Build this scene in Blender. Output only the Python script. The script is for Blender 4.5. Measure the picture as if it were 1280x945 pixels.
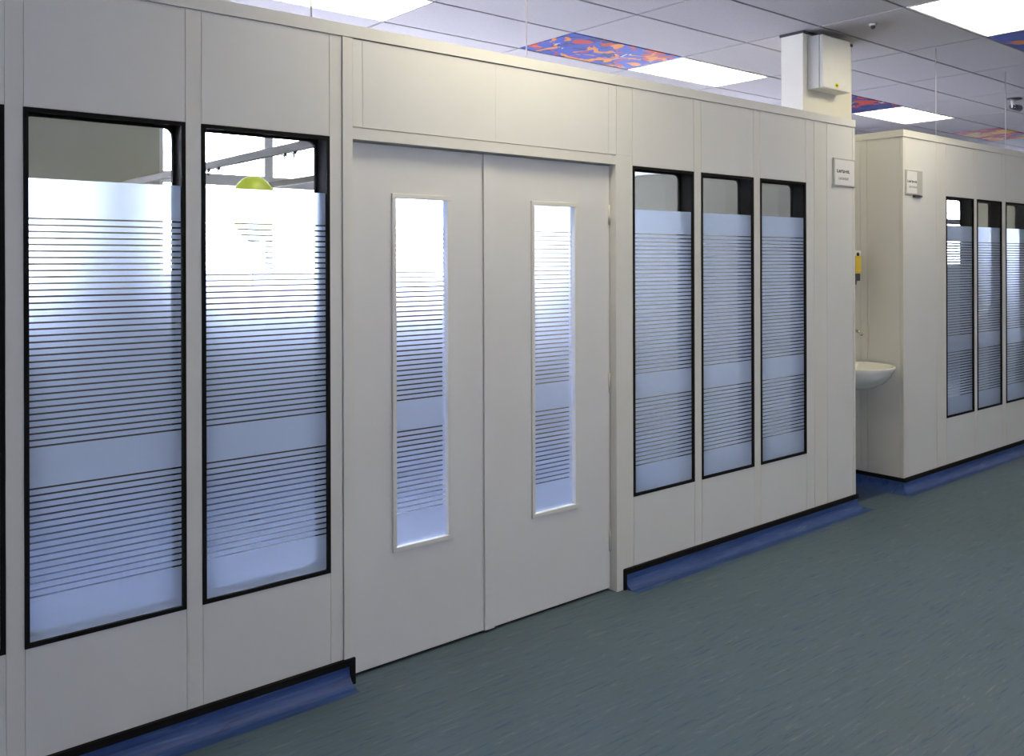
import bpy, bmesh, math, random
from mathutils import Matrix, Vector

random.seed(7)
for o in list(bpy.data.objects):
    bpy.data.objects.remove(o)
sc = bpy.context.scene
C = sc.collection

# ------------------------------------------------------------------ camera
H = 1.665                      # eye height
F_PX, TH, CY, ROLL = 1119.83, math.radians(39.869), 326.78, 0.00296
cam_d = bpy.data.cameras.new('camera')
cam_d.sensor_fit = 'HORIZONTAL'
cam_d.sensor_width = 36.0
cam_d.lens = F_PX / 1280.0 * 36.0
cam_d.shift_y = -(472.5 - CY) / 1280.0
cam_d.clip_start = 0.05
cam = bpy.data.objects.new('camera', cam_d)
cam.matrix_world = (Matrix.Translation((0, 0, H)) @ Matrix.Rotation(-TH, 4, 'Z')
                    @ Matrix.Rotation(math.pi / 2, 4, 'X') @ Matrix.Rotation(-ROLL, 4, 'Z'))
C.objects.link(cam)
sc.camera = cam

# ------------------------------------------------------------------ daylight, exposure
wd = bpy.data.worlds.new('overcast_daylight')
sc.world = wd
wd.use_nodes = True
bgn = wd.node_tree.nodes['Background']
bgn.inputs[0].default_value = (0.80, 0.80, 1.0, 1)
bgn.inputs[1].default_value = 26.0
LAMP = 11.3
LAMP_COL = (1.0, 0.905, 0.64)
sc.view_settings.view_transform = 'Standard'
sc.view_settings.look = 'None'
sc.view_settings.gamma = 1.0
sc.view_settings.use_curve_mapping = False
sc.view_settings.exposure = 0.0
sc.cycles.transparent_max_bounces = 24
sc.cycles.max_bounces = 14
sc.cycles.diffuse_bounces = 6
sc.cycles.transmission_bounces = 10


def ray(u, v):                 # photo pixel -> direction from the eye
    x, y = u - 640, v - CY
    c, s = math.cos(ROLL), math.sin(ROLL)
    x, y = x * c - y * s, x * s + y * c
    r, z = x / F_PX, -y / F_PX
    return (r * math.cos(TH) + math.sin(TH), -r * math.sin(TH) + math.cos(TH), z)


def on_y(u, v, Y):
    d = ray(u, v)
    k = Y / d[1]
    return d[0] * k, H + d[2] * k


def proj(X, Y, Z):
    Z -= H
    r = X * math.cos(TH) - Y * math.sin(TH)
    d = X * math.sin(TH) + Y * math.cos(TH)
    if d < 0.1:
        return -1e5, -1e5
    return 640 + F_PX * r / d, CY - F_PX * Z / d


# ------------------------------------------------------------------ materials
MATS = {}


def nodes_of(name):
    m = bpy.data.materials.new(name)
    m.use_nodes = True
    nt = m.node_tree
    return m, nt, nt.nodes['Principled BSDF']


def paint(name, col, rough=0.5, var=0.03, scale=6.0, bump=0.0, bscale=200.0, metal=0.0, spec=0.5):
    m, nt, b = nodes_of(name)
    tc = nt.nodes.new('ShaderNodeTexCoord')
    nz = nt.nodes.new('ShaderNodeTexNoise')
    nz.inputs['Scale'].default_value = scale
    nz.inputs['Detail'].default_value = 5
    nt.links.new(tc.outputs['Object'], nz.inputs['Vector'])
    rp = nt.nodes.new('ShaderNodeValToRGB')
    rp.color_ramp.elements[0].position = 0.3
    rp.color_ramp.elements[1].position = 0.7
    rp.color_ramp.elements[0].color = tuple(c * (1 - var) for c in col) + (1,)
    rp.color_ramp.elements[1].color = tuple(min(1, c * (1 + var)) for c in col) + (1,)
    nt.links.new(nz.outputs['Fac'], rp.inputs['Fac'])
    nt.links.new(rp.outputs['Color'], b.inputs['Base Color'])
    b.inputs['Roughness'].default_value = rough
    b.inputs['Metallic'].default_value = metal
    b.inputs['Specular IOR Level'].default_value = spec
    if bump:
        n2 = nt.nodes.new('ShaderNodeTexNoise')
        n2.inputs['Scale'].default_value = bscale
        nt.links.new(tc.outputs['Object'], n2.inputs['Vector'])
        bp = nt.nodes.new('ShaderNodeBump')
        bp.inputs['Strength'].default_value = bump
        bp.inputs['Distance'].default_value = 0.002
        nt.links.new(n2.outputs['Fac'], bp.inputs['Height'])
        nt.links.new(bp.outputs['Normal'], b.inputs['Normal'])
    MATS[name] = m
    return m


paint('panel', (0.79, 0.79, 0.785), 0.42, 0.015, 3.0, 0.05, 300)
paint('trim', (0.79, 0.785, 0.76), 0.40, 0.015, 5.0)
paint('door', (0.79, 0.79, 0.80), 0.45, 0.015, 3.0, 0.05, 300)
paint('cream', (0.78, 0.76, 0.66), 0.6, 0.02, 4.0)
paint('sill_shade', (0.06, 0.058, 0.07), 0.6, 0.05, 4.0)  # near-black colour standing for the shade under the far sills
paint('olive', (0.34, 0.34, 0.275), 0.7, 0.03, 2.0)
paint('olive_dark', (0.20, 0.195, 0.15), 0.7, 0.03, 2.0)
paint('plain_wall', (0.66, 0.66, 0.64), 0.7, 0.03, 2.0)
paint('black', (0.010, 0.010, 0.011), 0.75, 0.1, 20, spec=0.12)
paint('tile', (0.42, 0.405, 0.41), 0.9, 0.05, 60, 0.25, 250)
paint('grid', (0.14, 0.135, 0.14), 0.5, 0.02, 10)
paint('lamp_frame', (0.75, 0.74, 0.74), 0.4, 0.02, 10)
paint('white_plastic', (0.82, 0.82, 0.79), 0.35, 0.02, 12)
paint('porcelain', (0.82, 0.82, 0.78), 0.12, 0.01, 8)
paint('yellow', (0.80, 0.55, 0.06), 0.35, 0.08, 30)
paint('yellow_sticker', (0.80, 0.78, 0.03), 0.5, 0.05, 60)
paint('dark_grey', (0.05, 0.05, 0.06), 0.4, 0.1, 30)
paint('chrome', (0.45, 0.45, 0.46), 0.15, 0.03, 30, metal=1.0)
paint('alu', (0.12, 0.11, 0.09), 0.6, 0.03, 30, spec=0.1)
paint('rod', (0.62, 0.60, 0.62), 0.4, 0.03, 30)
paint('paper', (0.82, 0.82, 0.85), 0.7, 0.02, 20)
paint('holder', (0.55, 0.55, 0.54), 0.25, 0.05, 30)
paint('ink', (0.02, 0.02, 0.022), 0.6, 0.1, 60)
paint('ink_grey', (0.35, 0.35, 0.36), 0.6, 0.1, 60)
paint('lime', (0.28, 0.36, 0.01), 0.4, 0.25, 9)
paint('upvc', (0.55, 0.55, 0.56), 0.5, 0.03, 10)


def make_floor(name, cols, stretch, rough):
    m, nt, b = nodes_of(name)
    tc = nt.nodes.new('ShaderNodeTexCoord')
    mp = nt.nodes.new('ShaderNodeMapping')
    mp.inputs['Scale'].default_value = stretch
    nt.links.new(tc.outputs['Object'], mp.inputs['Vector'])
    n1 = nt.nodes.new('ShaderNodeTexNoise')
    n1.inputs['Scale'].default_value = 1.0
    n1.inputs['Detail'].default_value = 9
    n1.inputs['Roughness'].default_value = 0.68
    n1.inputs['Distortion'].default_value = 0.6
    nt.links.new(mp.outputs['Vector'], n1.inputs['Vector'])
    rp = nt.nodes.new('ShaderNodeValToRGB')
    e = rp.color_ramp.elements
    e[0].position, e[1].position = 0.36, 0.66
    e[0].color, e[1].color = cols[0] + (1,), cols[-1] + (1,)
    for k, c in enumerate(cols[1:-1]):
        x = e.new(0.36 + 0.30 * (k + 1) / (len(cols) - 1))
        x.color = c + (1,)
    nt.links.new(n1.outputs['Fac'], rp.inputs['Fac'])
    n2 = nt.nodes.new('ShaderNodeTexNoise')
    n2.inputs['Scale'].default_value = 0.9
    n2.inputs['Detail'].default_value = 4
    nt.links.new(tc.outputs['Object'], n2.inputs['Vector'])
    mx = nt.nodes.new('ShaderNodeMix')
    mx.data_type = 'RGBA'
    mx.blend_type = 'MULTIPLY'
    mx.inputs[0].default_value = 0.25
    nt.links.new(rp.outputs['Color'], mx.inputs[6])
    nt.links.new(n2.outputs['Fac'], mx.inputs[7])
    nt.links.new(mx.outputs[2], b.inputs['Base Color'])
    b.inputs['Roughness'].default_value = rough
    b.inputs['Specular IOR Level'].default_value = 0.45
    MATS[name] = m


make_floor('vinyl', [(0.05, 0.105, 0.21), (0.10, 0.155, 0.195), (0.11, 0.165, 0.195), (0.095, 0.16, 0.24),
                     (0.22, 0.225, 0.19)], (7.0, 75.0, 10.0), 0.45)
make_floor('vinyl_blue', [(0.02, 0.045, 0.12), (0.03, 0.06, 0.15), (0.04, 0.07, 0.17), (0.05, 0.085, 0.18)], (2.2, 26.0, 10.0), 0.42)
make_floor('coving', [(0.022, 0.055, 0.20), (0.035, 0.085, 0.28), (0.045, 0.10, 0.31), (0.10, 0.18, 0.38)],
           (3.0, 30.0, 30.0), 0.5)


def emit(name, col, s):
    m = bpy.data.materials.new(name)
    m.use_nodes = True
    nt = m.node_tree
    nt.nodes.remove(nt.nodes['Principled BSDF'])
    em = nt.nodes.new('ShaderNodeEmission')
    em.inputs[0].default_value = col + (1,)
    em.inputs[1].default_value = s
    nt.links.new(em.outputs[0], nt.nodes['Material Output'].inputs[0])
    MATS[name] = m


emit('diffuser', LAMP_COL, LAMP)


def make_glass():
    m = bpy.data.materials.new('glass')
    m.use_nodes = True
    nt = m.node_tree
    nt.nodes.remove(nt.nodes['Principled BSDF'])
    tr = nt.nodes.new('ShaderNodeBsdfTransparent')
    tr.inputs[0].default_value = (0.965, 0.975, 0.97, 1)
    gl = nt.nodes.new('ShaderNodeBsdfGlossy')
    gl.inputs['Roughness'].default_value = 0.02
    fr = nt.nodes.new('ShaderNodeFresnel')
    ge = nt.nodes.new('ShaderNodeNewGeometry')
    mr = nt.nodes.new('ShaderNodeMapRange')      # same reflectance on the inner and outer face of the pane
    mr.inputs['To Min'].default_value = 1.32
    mr.inputs['To Max'].default_value = 1 / 1.32
    nt.links.new(ge.outputs['Backfacing'], mr.inputs['Value'])
    nt.links.new(mr.outputs['Result'], fr.inputs[0])
    mx = nt.nodes.new('ShaderNodeMixShader')
    nt.links.new(fr.outputs[0], mx.inputs[0])
    nt.links.new(tr.outputs[0], mx.inputs[1])
    nt.links.new(gl.outputs[0], mx.inputs[2])
    nt.links.new(mx.outputs[0], nt.nodes['Material Output'].inputs[0])
    MATS['glass'] = m


def make_film():
    m = bpy.data.materials.new('frosted')
    m.use_nodes = True
    nt = m.node_tree
    nt.nodes.remove(nt.nodes['Principled BSDF'])
    tl = nt.nodes.new('ShaderNodeBsdfTranslucent')
    tl.inputs[0].default_value = (0.72, 0.82, 1.0, 1)
    rf = nt.nodes.new('ShaderNodeBsdfRefraction')
    rf.inputs['Color'].default_value = (0.72, 0.82, 1.0, 1)
    rf.inputs['Roughness'].default_value = 0.72
    rf.inputs['IOR'].default_value = 1.22
    df = nt.nodes.new('ShaderNodeBsdfDiffuse')
    df.inputs[0].default_value = (0.60, 0.72, 0.95, 1)
    m1 = nt.nodes.new('ShaderNodeMixShader')
    m1.inputs[0].default_value = 0.80
    nt.links.new(tl.outputs[0], m1.inputs[1])
    nt.links.new(rf.outputs[0], m1.inputs[2])
    m2 = nt.nodes.new('ShaderNodeMixShader')
    m2.inputs[0].default_value = 0.17
    nt.links.new(m1.outputs[0], m2.inputs[1])
    nt.links.new(df.outputs[0], m2.inputs[2])
    nt.links.new(m2.outputs[0], nt.nodes['Material Output'].inputs[0])
    MATS['frosted'] = m


make_glass()
make_film()


def make_art(name, base, cols, seed, scale):
    """printed picture tile: ground colour with loose coloured blotches"""
    m, nt, b = nodes_of(name)
    tc = nt.nodes.new('ShaderNodeTexCoord')
    mp = nt.nodes.new('ShaderNodeMapping')
    mp.inputs['Location'].default_value = (seed, seed * 1.7, 0)
    nt.links.new(tc.outputs['Object'], mp.inputs['Vector'])
    cur = None
    for k, (col, sc_, th) in enumerate(cols):
        nz = nt.nodes.new('ShaderNodeTexNoise')
        nz.inputs['Scale'].default_value = sc_ * scale
        nz.inputs['Detail'].default_value = 3
        nz.inputs['Distortion'].default_value = 1.2
        m2 = nt.nodes.new('ShaderNodeMapping')
        m2.inputs['Location'].default_value = (3.1 * k + seed, 1.3 * k, 0.7 * k)
        nt.links.new(mp.outputs['Vector'], m2.inputs['Vector'])
        nt.links.new(m2.outputs['Vector'], nz.inputs['Vector'])
        rp = nt.nodes.new('ShaderNodeValToRGB')
        rp.color_ramp.elements[0].position = th
        rp.color_ramp.elements[1].position = th + 0.015
        nt.links.new(nz.outputs['Fac'], rp.inputs['Fac'])
        mx = nt.nodes.new('ShaderNodeMix')
        mx.data_type = 'RGBA'
        nt.links.new(rp.outputs['Color'], mx.inputs[0])
        if cur is None:
            mx.inputs[6].default_value = base + (1,)
        else:
            nt.links.new(cur, mx.inputs[6])
        mx.inputs[7].default_value = col + (1,)
        cur = mx.outputs[2]
    nt.links.new(cur, b.inputs['Base Color'])
    b.inputs['Roughness'].default_value = 0.7
    MATS[name] = m


ORA, RED, BLU, DBL = (0.62, 0.20, 0.015), (0.42, 0.035, 0.02), (0.02, 0.06, 0.34), (0.008, 0.015, 0.12)
GRY, YEL = (0.45, 0.46, 0.42), (0.65, 0.33, 0.02)
make_art('art_blue', BLU, [(DBL, 2.5, 0.56), (RED, 4.2, 0.58), (ORA, 4.8, 0.57), (GRY, 6, 0.68)], 2.0, 1.0)
make_art('art_dark', (0.02, 0.035, 0.16), [(DBL, 2.5, 0.5), (RED, 3.5, 0.56), (GRY, 5, 0.66)], 5.0, 1.0)
make_art('art_red', (0.42, 0.04, 0.06), [(YEL, 2.2, 0.52), ((0.05, 0.07, 0.25), 2.6, 0.63), ((0.03, 0.05, 0.03), 3.2, 0.63)], 9.0, 1.0)
make_art('art_sky', (0.03, 0.07, 0.36), [(ORA, 1.6, 0.60)], 4.3, 1.0)


# ------------------------------------------------------------------ mesh helpers
def mesh_obj(name, bm, mat, parent=None, smooth=False, recalc=True):
    if parent is not None:
        off = Vector(parent.location)
        q = parent.parent
        while q is not None:
            off += Vector(q.location)
            q = q.parent
        bmesh.ops.translate(bm, verts=bm.verts, vec=-off)
        loc = (0, 0, 0)
    else:
        lo = [min(v.co[k] for v in bm.verts) for k in range(3)]
        hi = [max(v.co[k] for v in bm.verts) for k in range(3)]
        loc = ((lo[0] + hi[0]) / 2, (lo[1] + hi[1]) / 2, lo[2])
        bmesh.ops.translate(bm, verts=bm.verts, vec=(-loc[0], -loc[1], -loc[2]))
    if recalc:
        bmesh.ops.recalc_face_normals(bm, faces=bm.faces)
    me = bpy.data.meshes.new(name)
    bm.to_mesh(me)
    bm.free()
    me.materials.append(MATS[mat])
    if smooth:
        for p in me.polygons:
            p.use_smooth = True
    o = bpy.data.objects.new(name, me)
    C.objects.link(o)
    o.location = loc
    if parent is not None:
        o.parent = parent
    return o


def add_box(bm, x0, x1, y0, y1, z0, z1, bev=0.0, seg=2):
    vs = [bm.verts.new((x, y, z)) for x in (x0, x1) for y in (y0, y1) for z in (z0, z1)]
    fs = [bm.faces.new([vs[i] for i in f]) for f in
          ((0, 1, 3, 2), (4, 6, 7, 5), (0, 4, 5, 1), (2, 3, 7, 6), (0, 2, 6, 4), (1, 5, 7, 3))]
    if bev:
        es = list({e for f in fs for e in f.edges})
        bmesh.ops.bevel(bm, geom=es, offset=bev, segments=seg, affect='EDGES', profile=0.5)


def box(name, x0, x1, y0, y1, z0, z1, mat, parent=None, bev=0.0):
    bm = bmesh.new()
    add_box(bm, x0, x1, y0, y1, z0, z1, bev)
    return mesh_obj(name, bm, mat, parent, smooth=False)


def add_tube(bm, pts, r, n=10, cap=True):
    rings = []
    pts = [Vector(p) for p in pts]
    for i, p in enumerate(pts):
        a = pts[max(0, i - 1)]
        b = pts[min(len(pts) - 1, i + 1)]
        t = (b - a).normalized()
        up = Vector((0, 0, 1)) if abs(t.z) < 0.95 else Vector((1, 0, 0))
        s = t.cross(up).normalized()
        w = s.cross(t)
        rr = r[i] if isinstance(r, (list, tuple)) else r
        rings.append([bm.verts.new(p + rr * (math.cos(2 * math.pi * k / n) * s + math.sin(2 * math.pi * k / n) * w))
                      for k in range(n)])
    for a, b in zip(rings, rings[1:]):
        for k in range(n):
            bm.faces.new((a[k], a[(k + 1) % n], b[(k + 1) % n], b[k]))
    if cap:
        bm.faces.new(rings[0])
        bm.faces.new(rings[-1][::-1])


def tube(name, pts, r, mat, parent=None, n=10):
    bm = bmesh.new()
    add_tube(bm, pts, r, n)
    return mesh_obj(name, bm, mat, parent, smooth=True)


def lathe(name, prof, cx, cy, mat, parent=None, n=24):
    """prof: list of (radius, z)"""
    bm = bmesh.new()
    rings = []
    for r, z in prof:
        if r < 1e-5:
            rings.append([bm.verts.new((cx, cy, z))])
        else:
            rings.append([bm.verts.new((cx + r * math.cos(2 * math.pi * k / n), cy + r * math.sin(2 * math.pi * k / n), z))
                          for k in range(n)])
    for a, b in zip(rings, rings[1:]):
        for k in range(n):
            k2 = (k + 1) % n
            if len(a) == 1 and len(b) > 1:
                bm.faces.new((a[0], b[k2], b[k]))
            elif len(b) == 1 and len(a) > 1:
                bm.faces.new((a[k], a[k2], b[0]))
            elif len(a) > 1:
                bm.faces.new((a[k], a[k2], b[k2], b[k]))
    return mesh_obj(name, bm, mat, parent, smooth=True)


def empty(name, loc):
    o = bpy.data.objects.new(name, None)
    o.empty_display_size = 0.1
    C.objects.link(o)
    o.location = loc
    return o


def tag(o, label=None, cat=None, group=None, kind=None):
    if label:
        o['label'] = label
    if cat:
        o['category'] = cat
    if group:
        o['group'] = group
    if kind:
        o['kind'] = kind
    return o


# ------------------------------------------------------------------ main dimensions
D = 3.129                      # front face of the partition
TK = 0.10                      # its thickness
WT, WB = H + 0.489, H - 1.209  # window top / bottom
RAIL, TOP = H + 0.886, H + 0.938
COV = H - 1.562                # top of the black capping strip
CAPH = 0.027
HEAD = H + 0.487               # underside of the door head
HEADT = H + 0.537
DL, DR = 1.790, 3.290          # door opening
ZC = H + 1.617                 # ceiling
TX, TY = 4.405, 3.985          # ceiling grid origin
XL, XR, YB, YF = TX - 1.2 * 9, TX + 1.2 * 12, TY - 0.6 * 15, TY + 0.6 * 5
END1 = 5.605
ALC = 6.262

# ------------------------------------------------------------------ floor
tag(box('floor', XL, XR, YB, D + TK - .02, -0.05, 0.0, 'vinyl'),
    'blue-grey marbled vinyl floor of the hall', 'floor', kind='structure')

tag(box('floor_inner', XL, XR, D + TK - .02, YF, -0.05, 0.0, 'vinyl_blue'),
    'blue vinyl floor inside the glazed rooms', 'floor', kind='structure')

# ------------------------------------------------------------------ ceiling
ceil = empty('ceiling', ((XL + XR) / 2, (YB + YF) / 2, ZC))
tag(ceil, 'suspended ceiling of pale rectangular tiles in a dark grid', 'ceiling', kind='structure')
box('ceiling_void', XL, XR, YB, YF, ZC + 0.03, ZC + 0.10, 'plain_wall', ceil)
bm = bmesh.new()
i0, i1, j0, j1 = -9, 12, -5, 15
for i in range(i0, i1 + 1):
    x = TX + 1.2 * i
    add_box(bm, x - 0.012, x + 0.012, YB, YF, ZC + 0.006, ZC + 0.03)
for j in range(j0, j1 + 1):
    y = TY - 0.6 * j
    add_box(bm, XL, XR, y - 0.012, y + 0.012, ZC + 0.0062, ZC + 0.0298)
tag(mesh_obj('ceiling_grid', bm, 'grid', ceil), kind='stuff')

LAMPS = [(-2, -2), (1, -2), (4, -2), (-2, 2), (1, 2), (7, 2), (-1, 5), (3, 6), (7, 6)]  # entries over the hall middle are unseen lamps added for fill
ART = {(0, -2): 'art_blue', (3, -2): 'art_dark', (6, -2): 'art_red', (2, 2): 'art_sky'}

bm = bmesh.new()
add_box(bm, -0.591, 0.591, -0.291, 0.291, 0.0, 0.02, 0.003, 1)
tile_me = bpy.data.meshes.new('ceiling_tile')
bmesh.ops.recalc_face_normals(bm, faces=bm.faces)
bm.to_mesh(tile_me)
bm.free()
tile_me.materials.append(MATS['tile'])
far = bmesh.new()
for i in range(i0, i1):
    for j in range(j0, j1):
        x, y = TX + 1.2 * (i + 0.5), TY - 0.6 * (j + 0.5)
        if (i, j) in LAMPS:
            continue
        ps = [proj(x + a, y + b, ZC) for a in (-.6, .6) for b in (-.3, .3)]
        us, vs = [p[0] for p in ps], [p[1] for p in ps]
        seen = min(us) < 1330 and max(us) > -50 and max(vs) > -40 and min(us) > -1e4
        seen = seen and y < 5.9 and x < 15
        if (i, j) in ART:
            me = tile_me.copy()
            me.materials[0] = MATS[ART[(i, j)]]
            o = bpy.data.objects.new('printed_ceiling_tile', me)
            o['label'] = {'art_blue': 'blue printed ceiling tile with orange shapes', 'art_dark': 'dark blue printed ceiling tile',
                          'art_red': 'red and orange printed ceiling tile', 'art_sky': 'blue printed ceiling tile with an orange patch'}[ART[(i, j)]]
        elif seen:
            o = bpy.data.objects.new('ceiling_tile', tile_me)
        else:
            add_box(far, x - .591, x + .591, y - .291, y + .291, ZC, ZC + 0.02)
            continue
        C.objects.link(o)
        o.parent = ceil
        o.location = Vector((x, y, ZC)) - Vector(ceil.location)
tag(mesh_obj('distant_ceiling_tiles', far, 'tile', ceil), kind='stuff')


def lamp(i, j, label, group=None):
    x, y = TX + 1.2 * (i + 0.5), TY - 0.6 * (j + 0.5)
    t = tag(empty('ceiling_light', (x, y, ZC - 0.002)), label, 'light', group)
    bm = bmesh.new()
    for a in ((-.594, .594, -.294, -.276), (-.594, .594, .276, .294), (-.594, -.576, -.276, .276), (.576, .594, -.276, .276)):
        add_box(bm, x + a[0], x + a[1], y + a[2], y + a[3], ZC - 0.002, ZC + 0.028)
    mesh_obj('frame', bm, 'lamp_frame', t)
    box('diffuser', x - .576, x + .576, y - .276, y + .276, ZC + 0.002, ZC + 0.022, 'diffuser', t)


named = {(-2, -2): 'glowing ceiling panel light above the left windows, cut by the picture top',
         (1, -2): 'glowing ceiling panel light beside the blue printed tile',
         (4, -2): 'glowing ceiling panel light right of the boxed column, above the alcove',
         (1, 2): 'large glowing ceiling panel light in the top right corner',
         (-2, 2): 'ceiling panel light in front of the double door, above the picture',
         (7, 2): 'ceiling panel light at the far right end of the hall by the partitions',
         (-1, 5): 'unseen ceiling panel light added for fill, nearest to the viewer',
         (3, 6): 'unseen ceiling panel light added for fill, right of the viewer',
         (7, 6): 'unseen ceiling panel light added for fill, farthest right'}
for (i, j) in LAMPS:
    if (i, j) in named:
        lamp(i, j, named[(i, j)], 'ceiling panel lights')
    else:
        lamp(i, j, 'ceiling panel light outside the picture', 'ceiling panel lights out of view')

# ------------------------------------------------------------------ outer walls of the hall


def wall_with_ribbon(name, y0, y1, spans, zs, zt, mat, label):
    """wall along X with window openings spans [(x0,x1)], between zs and zt"""
    bm = bmesh.new()
    x = XL
    for a, b in spans:
        add_box(bm, x, a, y0, y1, 0, ZC + 0.1)
        add_box(bm, a, b, y0, y1, 0, zs)
        add_box(bm, a, b, y0, y1, zt, ZC + 0.1)
        x = b
    add_box(bm, x, XR, y0, y1, 0, ZC + 0.1)
    return tag(mesh_obj(name, bm, mat), label, 'wall', kind='structure')


FARX = 2.325
far_spans = [(-2.6, 1.42), (FARX, 5.45), (7.0, 9.2), (14.4, 16.8)]  # leftmost and near second-room openings are unseen, added for daylight
wall_with_ribbon('wall_far', YF, YF + 0.25, far_spans, 1.52, 2.86, 'olive', 'olive grey outer wall with windows behind the glazed rooms')
fill_spans = [(-0.7, 0.1), (6.2, 6.9)]  # unseen window openings added to fill the hall with daylight
wall_with_ribbon('wall_back', YB - 0.25, YB, fill_spans, 0.95, ZC - 0.35, 'plain_wall', 'plain hall wall behind the viewer, with added fill openings')
tag(box('wall_left', XL - 0.2, XL, YB, YF, 0, ZC + 0.1, 'plain_wall'), 'plain end wall of the hall on the left', 'wall', kind='structure')
tag(box('wall_right', XR, XR + 0.2, YB, YF, 0, ZC + 0.1, 'plain_wall'), 'plain end wall of the hall on the right', 'wall', kind='structure')

wn = [0]


def outer_window(a, b, y, zs, zt, mull, label, transom=None):
    wn[0] += 1
    w = tag(empty('window_%d' % wn[0], ((a + b) / 2, y, zs)), label, 'window', kind='structure')
    bm = bmesh.new()
    f = 0.06
    add_box(bm, a, b, y - .03, y + .03, zs, zs + f)
    add_box(bm, a, b, y - .03, y + .03, zt - f, zt)
    add_box(bm, a, a + f, y - .03, y + .03, zs + f, zt - f)
    add_box(bm, b - f, b, y - .03, y + .03, zs + f, zt - f)
    mesh_obj('frame', bm, 'upvc', w)
    for m in mull:
        box('mullion', m - .038, m + .038, y - .03, y + .03, zs + f, zt - f, 'upvc', w)
    if transom:
        box('transom', a + f, b - f, y - .028, y + .028, transom - .045, transom + .045, 'upvc', w)
    xs = [a + f] + sum([[m - .038, m + .038] for m in mull], []) + [b - f]
    for k in range(0, len(xs), 2):
        zz = [zs + f] + ([transom - .045, transom + .045] if transom else []) + [zt - f]
        for q in range(0, len(zz), 2):
            box('pane', xs[k], xs[k + 1], y - .004, y + .004, zz[q], zz[q + 1], 'glass', w)


# ------------------------------------------------------------------ glazed partition
STEP1 = (0.722) / 35
STEP2 = (0.341) / 16
GAP = 0.0058
F_TOP = H + 0.267
F_L1 = H + 0.1405             # first clear line
F_L2 = H - 0.714


def film(parent, x0, x1, y, zbot, ztop):
    """solid frosted bands and the run of thin frosted stripes between them"""
    l1 = [F_L1 - k * STEP1 for k in range(36)]
    l2 = [F_L2 - k * STEP2 for k in range(17)]
    for a, b in ((l1[0] + GAP / 2, ztop), (l2[0] + GAP / 2, l1[-1] - GAP / 2), (zbot, l2[-1] - GAP / 2)):
        bm = bmesh.new()
        quad2(bm, x0, x1, y, a, b)
        mesh_obj('frosted_band', bm, 'frosted', parent, recalc=False)
    bm = bmesh.new()
    for L in (l1, l2):
        for a, b in zip(L, L[1:]):
            quad2(bm, x0, x1, y, b + GAP / 2, a - GAP / 2)
    tag(mesh_obj('frosted_stripes', bm, 'frosted', parent, recalc=False), kind='stuff')


def quad2(bm, x0, x1, y, a, b):
    vs = [bm.verts.new(c) for c in ((x0, y, a), (x1, y, a), (x1, y, b), (x0, y, b))]
    bm.faces.new(vs)


def rounded_gasket(bm, x0, x1, z0, z1, w, y0, y1, r, n=5):
    """flat black frame, square outside, rounded corners inside"""
    inner, outer = [], []
    for cx, cz, a0 in ((x1 - w - r, z1 - w - r, 0), (x0 + w + r, z1 - w - r, 90), (x0 + w + r, z0 + w + r, 180), (x1 - w - r, z0 + w + r, 270)):
        ox = x1 if cx > (x0 + x1) / 2 else x0
        oz = z1 if cz > (z0 + z1) / 2 else z0
        for k in range(n + 1):
            a = math.radians(a0 + 90 * k / n)
            inner.append((cx + r * math.cos(a), cz + r * math.sin(a)))
            outer.append((ox, oz))
    N = len(inner)
    vi0 = [bm.verts.new((x, y0, z)) for x, z in inner]
    vi1 = [bm.verts.new((x, y1, z)) for x, z in inner]
    corner = {}
    vo0, vo1 = [], []
    for x, z in outer:
        if (x, z) not in corner:
            corner[(x, z)] = (bm.verts.new((x, y0, z)), bm.verts.new((x, y1, z)))
        vo0.append(corner[(x, z)][0])
        vo1.append(corner[(x, z)][1])
    for k in range(N):
        q = (k + 1) % N
        for A, B in ((vi0, vo0), (vi1, vo1)):
            f = [A[k], A[q]] + ([B[q], B[k]] if B[q] is not B[k] else [B[k]])
            bm.faces.new(f)
        bm.faces.new((vi0[k], vi0[q], vi1[q], vi1[k]))
        if vo0[k] is not vo0[q]:
            bm.faces.new((vo0[k], vo0[q], vo1[q], vo1[k]))


def partition_window(x0, x1, label):
    wn[0] += 1
    w = tag(empty('window_%d' % wn[0], ((x0 + x1) / 2, D, WB)), label, 'window', kind='structure')
    g = 0.014
    bm = bmesh.new()
    rounded_gasket(bm, x0, x1, WB, WT, g, D - 0.003, D + 0.012, 0.004, 2)
    mesh_obj('gasket', bm, 'black', w)
    bm = bmesh.new()
    t = 0.004
    add_box(bm, x0, x0 + t, D + .012, D + TK - .012, WB, WT)
    add_box(bm, x1 - t, x1, D + .012, D + TK - .012, WB, WT)
    add_box(bm, x0 + t, x1 - t, D + .012, D + TK - .012, WT - t, WT)
    add_box(bm, x0 + t, x1 - t, D + .012, D + TK - .012, WB, WB + t)
    mesh_obj('reveal_lining', bm, 'black', w)
    bm = bmesh.new()
    rounded_gasket(bm, x0, x1, WB, WT, g, D + TK - .012, D + TK + .003, 0.03, 6)
    mesh_obj('gasket', bm, 'black', w)
    box('pane', x0 + g, x1 - g, D + .002, D + .008, WB + g, WT - g, 'glass', w)
    box('pane', x0 + g, x1 - g, D + TK - .008, D + TK - .003, WB + g, WT - g, 'glass', w)
    film(w, x0 + g, x1 - g, D + .0092, WB + g, F_TOP)


def panel(wall, x0, x1, z0, z1, mat='panel', name='panel', proud=0.0, g=0.0015):
    return box(name, x0 + g, x1 - g, D - proud, D + 0.02, z0 + g, z1 - g, mat, wall)


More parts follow.
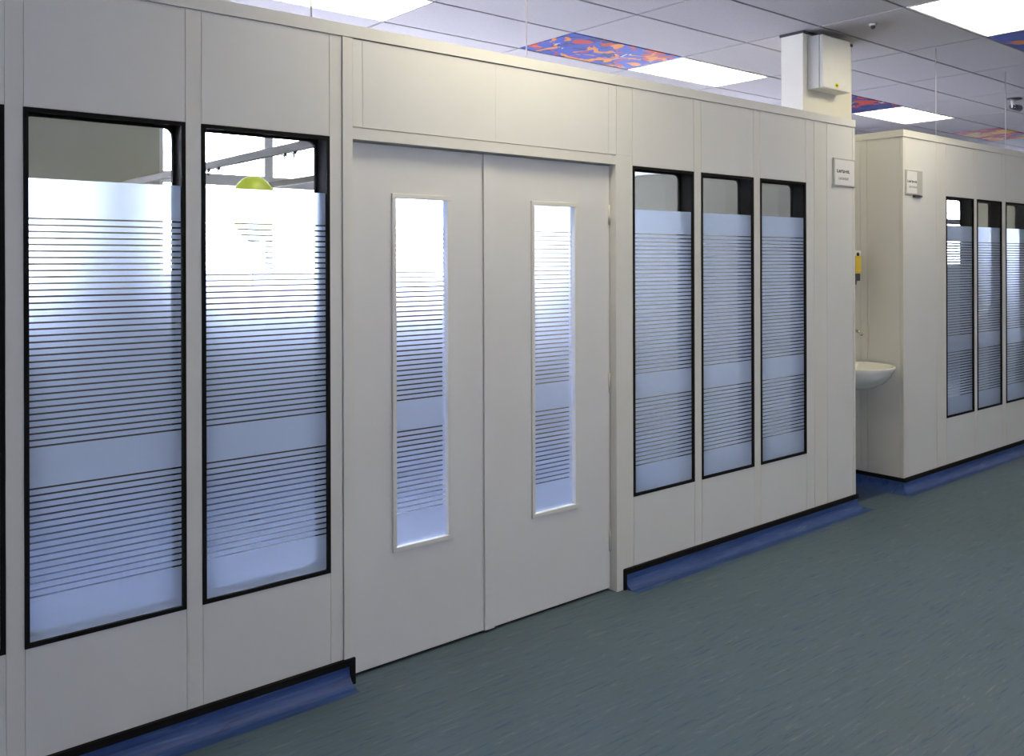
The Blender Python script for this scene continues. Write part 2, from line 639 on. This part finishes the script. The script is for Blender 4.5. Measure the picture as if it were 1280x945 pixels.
def cov_profile():
    """(outward distance, height) of the coved vinyl skirting"""
    pts = [(0.008, COV - CAPH)]
    r = 0.055
    for k in range(7):
        a = math.radians(90 * k / 6)
        pts.append((0.008 + r * (1 - math.cos(a)), 0.002 + r * (1 - math.sin(a))))
    pts.append((0.09, 0.0012))
    return pts


def coving(bm, p0, p1, nrm, m0=(0, 0), m1=(0, 0)):
    """sweep profile from p0 to p1 (xy), nrm pointing into the hall; m: extra along-run shift per unit outwards (mitre)"""
    pr = cov_profile()
    L = Vector((p1[0] - p0[0], p1[1] - p0[1])).normalized()
    A, B, A2, B2 = [], [], [], []
    for o, z in pr:
        a = (p0[0] + nrm[0] * o + L.x * m0[0] * o, p0[1] + nrm[1] * o + L.y * m0[0] * o, z)
        b = (p1[0] + nrm[0] * o + L.x * m1[0] * o, p1[1] + nrm[1] * o + L.y * m1[0] * o, z)
        A.append(bm.verts.new(a))
        B.append(bm.verts.new(b))
    base = [(p0[0], p0[1], 0), (p1[0], p1[1], 0)]
    c0, c1 = bm.verts.new(base[0]), bm.verts.new(base[1])
    t0 = bm.verts.new((p0[0], p0[1], COV - CAPH))
    t1 = bm.verts.new((p1[0], p1[1], COV - CAPH))
    for k in range(len(pr) - 1):
        bm.faces.new((A[k], A[k + 1], B[k + 1], B[k]))
    bm.faces.new(A + [c0, t0])
    bm.faces.new(B + [c1, t1])
    bm.faces.new((t0, A[0], B[0], t1))


# --- near partition (wall_front)
wf = tag(empty('wall_front', ((-2.0 + END1) / 2, D, 0)),
         'pale grey panelled partition with the double door', 'wall', kind='structure')
X0 = -2.0
wins1 = [(-1.09, -0.585), (-0.51, -0.005), (0.065, 0.571), (0.624, 1.130), (1.187, 1.690)]
wins2 = [(3.421, 3.913), (3.976, 4.463), (4.529, 5.015)]
core = bmesh.new()
c0, c1 = D + 0.004, D + TK
for a, b in ((X0, DL - 0.02), (DR + 0.02, END1)):
    add_box(core, a, b, c0, c1, 0, WB)
    add_box(core, a, b, c0, c1, WT, TOP - 0.004)
add_box(core, DL - .02, DR + .02, c0 + .014, c1, HEAD + 0.02, TOP - 0.004)
edges = [X0] + [v for w in wins1 for v in w] + [DL - .02]
for k in range(0, len(edges), 2):
    add_box(core, edges[k], edges[k + 1], c0, c1, WB, WT)
edges = [DR + .02] + [v for w in wins2 for v in w] + [END1]
for k in range(0, len(edges), 2):
    add_box(core, edges[k], edges[k + 1], c0, c1, WB, WT)
mesh_obj('partition_core', core, 'panel', wf)
# posts run the full height, panels above and below each window
pe = [X0, -1.09, -0.585, -0.51, -0.005, 0.065, 0.571, 0.624, 1.130, 1.187, 1.690]
for k in range(0, len(pe) - 1, 2):
    panel(wf, pe[k], pe[k + 1], 0, RAIL, 'trim' if k else 'panel', 'post')
panel(wf, 1.690, 1.744, 0, RAIL, 'trim', 'post')
for a, b in wins1 + wins2:
    panel(wf, a, b, WT, RAIL)
    panel(wf, a, b, 0, WB)
panel(wf, DR + .012, 3.421, HEADT, RAIL, 'trim', 'post')
panel(wf, DR + .05, 3.421, 0, HEADT, 'trim', 'post')
panel(wf, 3.913, 3.976, 0, RAIL, 'trim', 'post')
panel(wf, 4.463, 4.529, 0, RAIL, 'trim', 'post')
panel(wf, 5.015, 5.108, 0, RAIL, 'panel', 'post')
panel(wf, 5.108, 5.257, 0, RAIL, 'trim', 'post')
panel(wf, 5.257, END1 - 0.03, 0, RAIL)
panel(wf, END1 - 0.03, END1, 0, RAIL, 'trim', 'corner_post', 0.001)
# above the door
panel(wf, DL + .0025, DL + .048, HEADT, RAIL, 'panel', 'post')
panel(wf, DL + .048, 2.52, HEADT, RAIL, 'panel', 'panel', 0, 0.0003)
panel(wf, 2.52, DR - .045, HEADT, RAIL, 'panel', 'panel', 0, 0.0003)
panel(wf, DR - .045, DR + .012, HEADT, RAIL, 'panel', 'post', 0, 0.001)
box('top_rail', X0, END1, D - 0.006, D + TK + .006, RAIL + 0.003, TOP, 'trim', wf)


def rod_at(wall, u, v):
    x, _ = on_y(u, v, D + 0.05)
    bm = bmesh.new()
    add_tube(bm, [(x, D + 0.05, TOP), (x, D + 0.05, ZC + 0.01)], 0.0035, 8)
    add_tube(bm, [(x, D + 0.05, TOP), (x, D + 0.05, TOP + 0.012)], 0.011, 10)
    mesh_obj('support_rod', bm, 'rod', wall, True)


rod_at(wf, 389, 20)
rod_at(wf, 658, 70)

win_label = {
    -1.09: 'tall striped frosted window beyond the left edge, second out',
    -0.51: 'tall striped frosted window beyond the left edge, first out',
    0.065: 'tall striped frosted window cut by the left edge of the picture',
    0.624: 'tall striped frosted window, second from the double door on its left',
    1.187: 'tall striped frosted window next to the double door on its left, balloon showing',
    3.421: 'first of three narrow striped frosted windows right of the double door',
    3.976: 'middle of three narrow striped frosted windows right of the double door',
    4.529: 'last of three narrow striped frosted windows right of the double door'}
for a, b in wins1 + wins2:
    partition_window(a, b, win_label[a])

# --- double door and its frame
tr = tag(empty('trim_1', ((DL + DR) / 2, D, 0)), 'pale door frame round the double door', 'door frame', kind='structure')
box('jamb', 1.744 + .0015, DL, D - 0.006, D + TK, 0, RAIL - .001, 'trim', tr)
box('jamb', DR, DR + .05 - .0015, D - 0.006, D + TK, 0, HEADT - .001, 'trim', tr)
box('head', DL, DR, D - 0.006, D + TK, HEAD, HEADT - .007, 'trim', tr)
DY0 = D + 0.037
DTH = 0.042
bm = bmesh.new()
add_box(bm, DL, DL + .012, DY0 + DTH + .003, D + TK, 0, HEAD)
add_box(bm, DR - .012, DR, DY0 + DTH + .003, D + TK, 0, HEAD)
add_box(bm, DL + .012, DR - .012, DY0 + DTH + .003, D + TK, HEAD - .012, HEAD)
mesh_obj('door_stop', bm, 'trim', tr)


def leaf(n, x0, x1, gx0, gx1, label, astragal):
    d = tag(empty('door_%d' % n, ((x0 + x1) / 2, DY0 + DTH / 2, 0)), label, 'door', kind='structure')
    zb, zt = 0.013, HEAD - 0.006
    gb, gt = H - 1.19, H + 0.268
    y0, y1 = DY0, DY0 + DTH
    bm = bmesh.new()
    add_box(bm, x0, gx0, y0, y1, zb, zt)
    add_box(bm, gx1, x1, y0, y1, zb, zt)
    add_box(bm, gx0, gx1, y0, y1, zb, gb)
    add_box(bm, gx0, gx1, y0, y1, gt, zt)
    mesh_obj('leaf', bm, 'door', d)
    bw = 0.016
    for nm, a in (('glazing_bead', (gx0 - bw, gx1 + bw, gt - .004, gt + bw)), ('glazing_bead', (gx0 - bw, gx1 + bw, gb - bw, gb + .004)),
                  ('glazing_bead', (gx0 - bw, gx0 + .004, gb + .004, gt - .004)), ('glazing_bead', (gx1 - .004, gx1 + bw, gb + .004, gt - .004))):
        box(nm, a[0], a[1], y0 - .008, y0 + .012, a[2], a[3], 'trim', d, 0.002)
    yg = y0 + DTH * 0.55
    box('pane', gx0, gx1, yg, yg + .006, gb, gt, 'glass', d)
    film(d, gx0, gx1, yg - .001, gb, gt)
    if astragal:
        box('astragal', x1 - .052, x1 + .002, y0 - .010, y0, zb, zt, 'door', d)
    box('threshold_seal', x0, x1, y0 + .012, y1 - .004, 0.004, zb, 'black', d)
    hx = x0 if n == 1 else x1
    for z in (0.25, 1.05, 1.90):
        tube('hinge', [(hx + (0.004 if n == 1 else -0.004), y0 - .004, z - .05), (hx + (0.004 if n == 1 else -0.004), y0 - .004, z + .05)], 0.006, 'trim', d, 10)


mid = 2.5275
leaf(1, DL + .004, mid - .002, 2.010, 2.280, 'left leaf of the double door with narrow striped vision panel', True)
leaf(2, mid + .002, DR - .004, 2.775, 3.043, 'right leaf of the double door with narrow striped vision panel', False)

# --- second partition beyond the alcove
X2 = 13.0
w2 = tag(empty('wall_farther', ((ALC + X2) / 2, D, 0)), 'pale panelled partition beyond the basin alcove', 'wall', kind='structure')
wins3 = [(6.938, 7.422), (7.481, 7.958), (8.039, 8.515)]
core = bmesh.new()
add_box(core, ALC + .005, X2, c0, c1, 0, WB)
add_box(core, ALC + .005, X2, c0, c1, WT, TOP - .004)
edges = [ALC + .005] + [v for w in wins3 for v in w] + [X2]
for k in range(0, len(edges), 2):
    add_box(core, edges[k], edges[k + 1], c0, c1, WB, WT)
add_box(core, ALC + .005, ALC + TK, c1, YF, 0, TOP - .004)       # side wall of the alcove
mesh_obj('partition_core', core, 'panel', w2)
panel(w2, ALC, ALC + .035, 0, RAIL, 'trim', 'corner_post', 0.001)
panel(w2, ALC + .035, 6.78, 0, RAIL)
panel(w2, 6.78, 6.938, 0, RAIL, 'trim', 'post')
for a, b in wins3:
    panel(w2, a, b, WT, RAIL)
    panel(w2, a, b, 0, WB)
panel(w2, 7.422, 7.481, 0, RAIL, 'trim', 'post')
panel(w2, 7.958, 8.039, 0, RAIL, 'trim', 'post')
panel(w2, 8.515, 9.1, 0, RAIL)
panel(w2, 9.1, X2, 0, RAIL)
box('top_rail', ALC - .006, X2, D - 0.006, D + TK + .006, RAIL + .003, TOP, 'trim', w2)
for y0, y1, nm in ((D + .0225, 3.40, 'panel'), (3.40, 3.455, 'post'), (3.455, 3.519, 'panel')):
    box(nm, ALC, ALC + .02, y0 + .0015, y1 - .0015, 0, RAIL - .001, 'panel', w2)
box('top_rail', ALC - .006, ALC + TK, D + TK + .007, YF, RAIL + .003, TOP, 'trim', w2)
rod_at(w2, 1170, 165)
rod_at(w2, 1257, 175)
for k, (a, b) in enumerate(wins3):
    partition_window(a, b, ['first striped window of the partition beyond the basin alcove',
                            'second striped window of the partition beyond the basin alcove',
                            'striped window cut by the right edge, beyond the basin alcove'][k])

# room divider between the first room and the alcove, and one in the second room
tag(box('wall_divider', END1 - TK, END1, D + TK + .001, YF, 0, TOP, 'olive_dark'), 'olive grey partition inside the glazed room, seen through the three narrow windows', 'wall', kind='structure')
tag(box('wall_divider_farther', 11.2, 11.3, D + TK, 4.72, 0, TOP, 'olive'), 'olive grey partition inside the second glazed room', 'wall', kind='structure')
tag(box('trim_2', END1 - TK - .05, END1 - TK - .001, D + TK + .02, YF - .01, 2.36, 2.43, 'trim'), 'pale cable trunking high on the inner partition', 'trunking', kind='structure')

tag(box('under_sill_shade', XL, END1 - TK - .002, YF - .02, YF - .0005, 0, 1.47, 'sill_shade'), 'dark sheet painting in the shade below the outer windows', 'painted shade', kind='structure')  # dark sheet stands in for shade on the wall below the sills

# outer windows behind the rooms, some added for light; fill windows behind the viewer
outer_window(FARX, 5.45, YF + .12, 1.52, 2.86, [3.255, 4.3], 'overexposed outer window behind the glazed room', 2.335)
outer_window(7.0, 9.2, YF + .12, 1.52, 2.86, [8.1], 'unseen near outer window added for daylight in the second glazed room', 2.335)
outer_window(-2.6, 1.42, YF + .12, 1.52, 2.86, [-1.3, 0], 'unseen outer window added for daylight, left of the solid pier', 2.335)
outer_window(14.4, 16.8, YF + .12, 1.52, 2.86, [15.6], 'farther outer window behind the second glazed room', 2.335)
for (a, b), lb in zip(fill_spans, ('unseen window added for fill straight behind the viewer', 'unseen window added for fill behind the viewer, farther right')):
    outer_window(a, b, YB - .12, 0.95, ZC - .35, [(a + b) / 2], lb)

# ------------------------------------------------------------------ skirting
bl = tag(empty('baseboard_front', (0, D, 0)), 'blue coved vinyl skirting with black capping left of the double door', 'skirting', kind='structure')
br = tag(empty('baseboard_right', (4.4, D, 0)), 'blue coved vinyl skirting with black capping right of the double door', 'skirting', kind='structure')
bf = tag(empty('baseboard_farther', (7, D, 0)), 'blue coved vinyl skirting with black capping round the basin alcove', 'skirting', kind='structure')
bm = bmesh.new(); coving(bm, (X0, D), (1.768, D), (0, -1)); mesh_obj('cove', bm, 'coving', bl)
bm = bmesh.new()
add_box(bm, X0, 1.790, D - .016, D - .0005, COV - CAPH, COV)
add_box(bm, 1.768, 1.790, D - .016, D - .0005, 0.0, COV - CAPH)
mesh_obj('capping', bm, 'black', bl)
RX = DR + .046
bm = bmesh.new(); coving(bm, (RX + .018, D), (END1, D), (0, -1), m1=(1, 0)); mesh_obj('cove', bm, 'coving', br)
bm = bmesh.new(); coving(bm, (END1, D), (END1, 3.52), (1, 0), m0=(-1, 0), m1=(-1, 0)); mesh_obj('cove', bm, 'coving', br)
bm = bmesh.new()
add_box(bm, RX, END1 + .008, D - .016, D - .0005, COV - CAPH, COV)
add_box(bm, RX, RX + .018, D - .016, D - .0005, 0.0, COV - CAPH)
add_box(bm, END1 + .0005, END1 + .008, D, 3.52, COV - CAPH, COV)
mesh_obj('capping', bm, 'black', br)
bm = bmesh.new(); coving(bm, (ALC, D), (X2, D), (0, -1), m0=(-1, 0)); mesh_obj('cove', bm, 'coving', bf)
bm = bmesh.new(); coving(bm, (ALC, 3.52), (ALC, D), (-1, 0), m0=(1, 0), m1=(1, 0)); mesh_obj('cove', bm, 'coving', bf)
bm = bmesh.new(); coving(bm, (END1, 3.52), (ALC, 3.52), (0, -1), m0=(1, 0), m1=(-1, 0)); mesh_obj('cove', bm, 'coving', bf)
bm = bmesh.new()
add_box(bm, ALC - .010, X2, D - .016, D - .0005, COV - CAPH, COV)
add_box(bm, ALC - .010, ALC - .0005, D - .0005, 3.51, COV - CAPH, COV)
add_box(bm, END1 + .012, ALC - .012, 3.51, 3.5195, COV - CAPH, COV)
mesh_obj('capping', bm, 'black', bf)

# ------------------------------------------------------------------ boxed column and things on it
CY0 = 3.52
tag(box('column', END1 + .004, ALC - .002, CY0, CY0 + .175, 0, ZC + .02, 'cream'),
    'cream boxed column rising to the ceiling behind the basin alcove', 'column')
box('shadow_gap_trim', END1 - .004, ALC + .004, CY0 - .008, CY0 + .183, ZC - .018, ZC + .001, 'dark_grey', bpy.data.objects['column'])

bx = tag(empty('wall_box', (5.93, 3.40, ZC - .40)), 'white equipment box high on the column with a yellow sticker', 'box')
fx0, _ = on_y(1028.5, 80, 3.40)
fx1, _ = on_y(1063.5, 80, 3.40)
_, fz0 = on_y(1030, 109, 3.40)
_, fz1 = on_y(1028.5, 41, 3.40)
box('housing', fx0, fx1, 3.43, CY0 - .0005, fz0, fz1 - 0.005, 'white_plastic', bx, 0.004)
box('cover', fx0, fx1, 3.40, 3.427, fz0, fz1 - 0.005, 'white_plastic', bx, 0.010)
sx, sz = on_y(1046, 107, 3.40)
bm = bmesh.new()
n = 20
r0 = [bm.verts.new((sx + .026 * math.cos(2 * math.pi * k / n), 3.3990, sz + .017 * math.sin(2 * math.pi * k / n))) for k in range(n)]
r1 = [bm.verts.new((v.co.x, 3.4002, v.co.z)) for v in r0]
bm.faces.new(r0); bm.faces.new(r1)
for k in range(n):
    bm.faces.new((r0[k], r0[(k + 1) % n], r1[(k + 1) % n], r1[k]))
stk = mesh_obj('sticker', bm, 'yellow_sticker', bx)
stk['label'] = 'yellow oval sticker'
bm = bmesh.new()
for k in range(3):
    add_box(bm, sx - .012 + k * .009, sx - .006 + k * .009, 3.3984, 3.3990, sz - .006, sz + .007)
mesh_obj('sticker_mark', bm, 'ink', stk)

# wash basin on the column
bs = tag(empty('wash_basin', (5.95, 3.30, H - .93)), 'white rounded wash basin in the alcove below the tap', 'basin')
BX, BYc, BA, BB_ = 5.94, 3.33, 0.29, 0.275
zr = H - 0.745
prof = [(0.02, -.165), (0.30, -.162), (0.52, -.150), (0.72, -.120), (0.88, -.075), (0.97, -.030), (1.0, -.006), (0.99, 0.0),
        (0.93, 0.0), (0.90, -.008), (0.82, -.040), (0.66, -.085), (0.45, -.112), (0.22, -.122), (0.02, -.124)]
bm = bmesh.new()
n = 40
rings = []
for s, z in prof:
    ring = []
    for k in range(n):
        a = 2 * math.pi * k / n
        y = BYc + BB_ * s * math.sin(a)
        lim = CY0 - .0005
        if s <= .93 and prof.index((s, z)) > 7:
            lim = CY0 - .07
        ring.append(bm.verts.new((BX + BA * s * math.cos(a), min(y, lim), zr + z)))
    rings.append(ring)
for a, b in zip(rings, rings[1:]):
    for k in range(n):
        bm.faces.new((a[k], a[(k + 1) % n], b[(k + 1) % n], b[k]))
bm.faces.new(rings[0]); bm.faces.new(rings[-1])
mesh_obj('bowl', bm, 'porcelain', bs, True)
lathe('drain', [(0, zr - .1225), (.022, zr - .1225), (.024, zr - .120), (.015, zr - .119), (0, zr - .1195)], BX, BYc, 'chrome', bs, 16)

tp = tag(empty('wall_tap', (5.98, CY0, H - .53)), 'small chrome lever tap on the column above the basin', 'tap')
tx, tz = 6.04, H - .515
lathe_pts = [(tx, CY0 - .001, tz), (tx, CY0 - .012, tz)]
tube('rose', lathe_pts, 0.03, 'chrome', tp, 16)
tube('body', [(tx, CY0 - .012, tz), (tx, CY0 - .06, tz)], 0.022, 'chrome', tp, 14)
tube('spout', [(tx, CY0 - .06, tz), (tx, CY0 - .12, tz + .01), (tx, CY0 - .165, tz + .006), (tx, CY0 - .20, tz - .02)], 0.011, 'chrome', tp, 12)
tube('lever', [(tx, CY0 - .045, tz + .02), (tx, CY0 - .05, tz + .045), (tx, CY0 - .14, tz + .075)], [0.008, 0.008, 0.006], 'chrome', tp, 10)

# soap dispenser
sd = tag(empty('soap_dispenser', (6.14, 3.45, H - .18)), 'yellow and white soap dispenser on the column above the basin', 'dispenser')
sx0, sx1, sy = 6.075, 6.195, 3.405
box('backplate', sx0, sx1, sy + .045, CY0 - .0005, H - .135, H + .078, 'white_plastic', sd, 0.006)
box('side_rim', sx0, sx0 + .03, sy + .004, sy + .044, H - .130, H + .070, 'white_plastic', sd, 0.004)
box('top_cap', sx0 + .031, sx1 - .004, sy + .004, sy + .044, H + .036, H + .072, 'white_plastic', sd, 0.006)
box('cartridge', sx0 + .031, sx1 - .004, sy, sy + .044, H - .095, H + .035, 'yellow', sd, 0.008)
tube('lock', [(sx0 + .065, sy + .004, H + .045), (sx0 + .065, sy - .004, H + .045)], 0.013, 'ink', sd, 14)
box('push_bar', sx0 + .036, sx1 - .014, sy + .004, sy + .044, H - .150, H - .097, 'dark_grey', sd, 0.005)
tube('nozzle', [(sx0 + .06, sy + .03, H - .150), (sx0 + .06, sy + .03, H - .180)], [0.022, 0.016], 'dark_grey', sd, 14)

# ------------------------------------------------------------------ signs
def word(bm, x0, x1, z0, z1, y, n):
    """unreadable printed word: a row of small upright strokes with joining bars"""
    w = (x1 - x0) / n
    for k in range(n):
        a = x0 + k * w
        h = z1 if k % 3 else z1 + (z1 - z0) * .18
        add_box(bm, a + w * .08, a + w * .42, y - .0004, y, z0, h)
        zz = z0 + (z1 - z0) * (0.0, 0.4, 0.72)[k % 3]
        add_box(bm, a + w * .42, a + w * .88, y - .0004, y, zz, zz + (z1 - z0) * .28)
        if k % 2:
            add_box(bm, a + w * .62, a + w * .88, y - .0004, y, z0, z1)


def sign(label, px):
    """px: holder l,t,r,b ; paper l,t,r,b ; bold line ; fine line (photo pixels on the partition face)"""
    (hl, ht, hr, hb), (pl, pt, pr_, pb), (bl_, bt, br_, bb), (fl, ft, fr_, fb) = px
    def X(u, v):
        return on_y(u, v, D)[0]
    def Z(u, v):
        return on_y(u, v, D)[1]
    x0, x1, z0, z1 = X(hl, ht), X(hr, ht), Z(hl, hb), Z(hl, ht)
    s = tag(empty('door_sign', ((x0 + x1) / 2, D, z0)), label, 'sign')
    box('holder', x0, x1, D - .010, D - .0005, z0, z1, 'holder', s, 0.0015)
    bm = bmesh.new()
    a0, a1, b0, b1 = X(pl, pt), X(pr_, pt), Z(pl, pb), Z(pl, pt)
    pap = box('paper', a0, a1, D - .0108, D - .0101, b0, b1, 'paper', s)
    bm = bmesh.new()
    word(bm, X(bl_, bt), X(br_, bt), Z(bl_, bb), Z(bl_, bt), D - .0109, 7)
    mesh_obj('bold_lettering', bm, 'ink', s)
    bm = bmesh.new()
    word(bm, X(fl, ft), X(fr_, ft), Z(fl, fb), Z(fl, ft), D - .0109, 9)
    mesh_obj('fine_lettering', bm, 'ink_grey', s)
    return s


s1 = sign('small white notice in a holder at the right end of the near partition',
          ((1040.5, 197, 1067, 232), (1042, 199, 1066, 230.5), (1044, 212, 1060.5, 215.5), (1046.5, 221.5, 1059, 224.5)))
s2 = sign('small white notice in a holder on the partition beyond the alcove',
          ((1130.5, 211.5, 1151.5, 242.5), (1132, 213.5, 1144.5, 241), (1132.5, 225.3, 1145, 227.8), (1134, 232.3, 1145, 234.5)))
xa, za = on_y(1141, 243, D)
xb, _ = on_y(1151, 243, D)
box('clip', xa, xb, D - .013, D - .0005, za - .018, za - .006, 'dark_grey', s2)

# ------------------------------------------------------------------ ceiling fittings
def on_ceiling(u, v):
    d = ray(u, v)
    k = (ZC - H) / d[2]
    return d[0] * k, d[1] * k


x, y = on_ceiling(1091, 30)
t = tag(empty('smoke_sensor', (x, y, ZC - .035)), 'small dark and white sensor on the ceiling near the column', 'sensor')
lathe('base', [(0, ZC), (.026, ZC), (.026, ZC - .008), (.020, ZC - .012), (0, ZC - .012)], x, y, 'white_plastic', t, 20)
lathe('lens', [(0, ZC - .012), (.016, ZC - .012), (.016, ZC - .026), (.009, ZC - .034), (0, ZC - .036)], x, y, 'dark_grey', t, 20)

x, y = on_ceiling(1268, 123)
t = tag(empty('ceiling_spotlight', (x, y, ZC - .16)), 'small white and dark fitting hanging from the ceiling at the far right', 'fitting')
lathe('base', [(0, ZC), (.07, ZC), (.07, ZC - .012), (.055, ZC - .018), (0, ZC - .018)], x, y, 'dark_grey', t, 20)
tube('stem', [(x - .03, y, ZC - .016), (x - .03, y, ZC - .10)], 0.02, 'white_plastic', t, 12)
tube('lamp_head', [(x - .045, y + .01, ZC - .085), (x + .075, y - .02, ZC - .095)], [0.026, 0.034], 'dark_grey', t, 14)

# ------------------------------------------------------------------ inside the first room
def track(X, label):
    z = H + 0.53
    t = tag(empty('curtain_track', (X, (D + YF) / 2, z - .02)), label, 'curtain rail', 'curtain rails in the glazed room')
    box('rail', X - .016, X + .016, D + TK + .008, YF - .001, z - .019, z + .019, 'alu', t)
    for yy in (D + TK + .003, YF - .006):
        box('wall_bracket', X - .03, X + .03, yy - .002, yy + .005, z - .03, z + .03, 'alu', t)
    for yy in (3.82, 3.92, 4.72, 4.86):
        bm = bmesh.new()
        add_box(bm, X - .009, X + .009, yy - .014, yy + .014, z - .032, z - .019)
        add_tube(bm, [(X, yy, z - .032), (X, yy, z - .052)], 0.004, 8)
        mesh_obj('glider', bm, 'dark_grey', t)


track(1.88, 'pale curtain rail crossing the clear top of the window left of the door')
track(2.68, 'lower-looking curtain rail farther right behind the window left of the door')

# balloon
d = ray(317, 262)
k = 5.5 / d[1]
bx_, by_, bz_ = d[0] * k, 5.5, H + d[2] * k
bal = tag(empty('balloon', (bx_, by_, 0)), 'lime green balloon on a string behind the window left of the door', 'balloon')
Hh, Rr = 0.43, 0.15
prof = []
zt_ = bz_ + Hh / 2
for k in range(17):
    q = k / 16
    a = math.pi * q
    rr = Rr * math.sin(a) ** 0.9 * (1 - 0.28 * max(0, q - .45) / .55)
    prof.append((max(rr, 0.0) if 0 < k < 16 else 0.0, zt_ - Hh * (1 - math.cos(a)) / 2 * 1.0))
lathe('envelope', prof, bx_, by_, 'lime', bal, 28)
lathe('knot', [(0, zt_ - Hh + .004), (.008, zt_ - Hh), (.016, zt_ - Hh - .016), (0, zt_ - Hh - .014)], bx_, by_, 'lime', bal, 12)
tube('string', [(bx_, by_, zt_ - Hh - .01), (bx_ - .02, by_, 1.2), (bx_ - .01, by_, 0.7), (bx_, by_, 0.06)], 0.003, 'dark_grey', bal, 6)
lathe('weight', [(0, 0.0), (.04, 0.0), (.045, .02), (.03, .055), (0, .062)], bx_, by_, 'dark_grey', bal, 14)
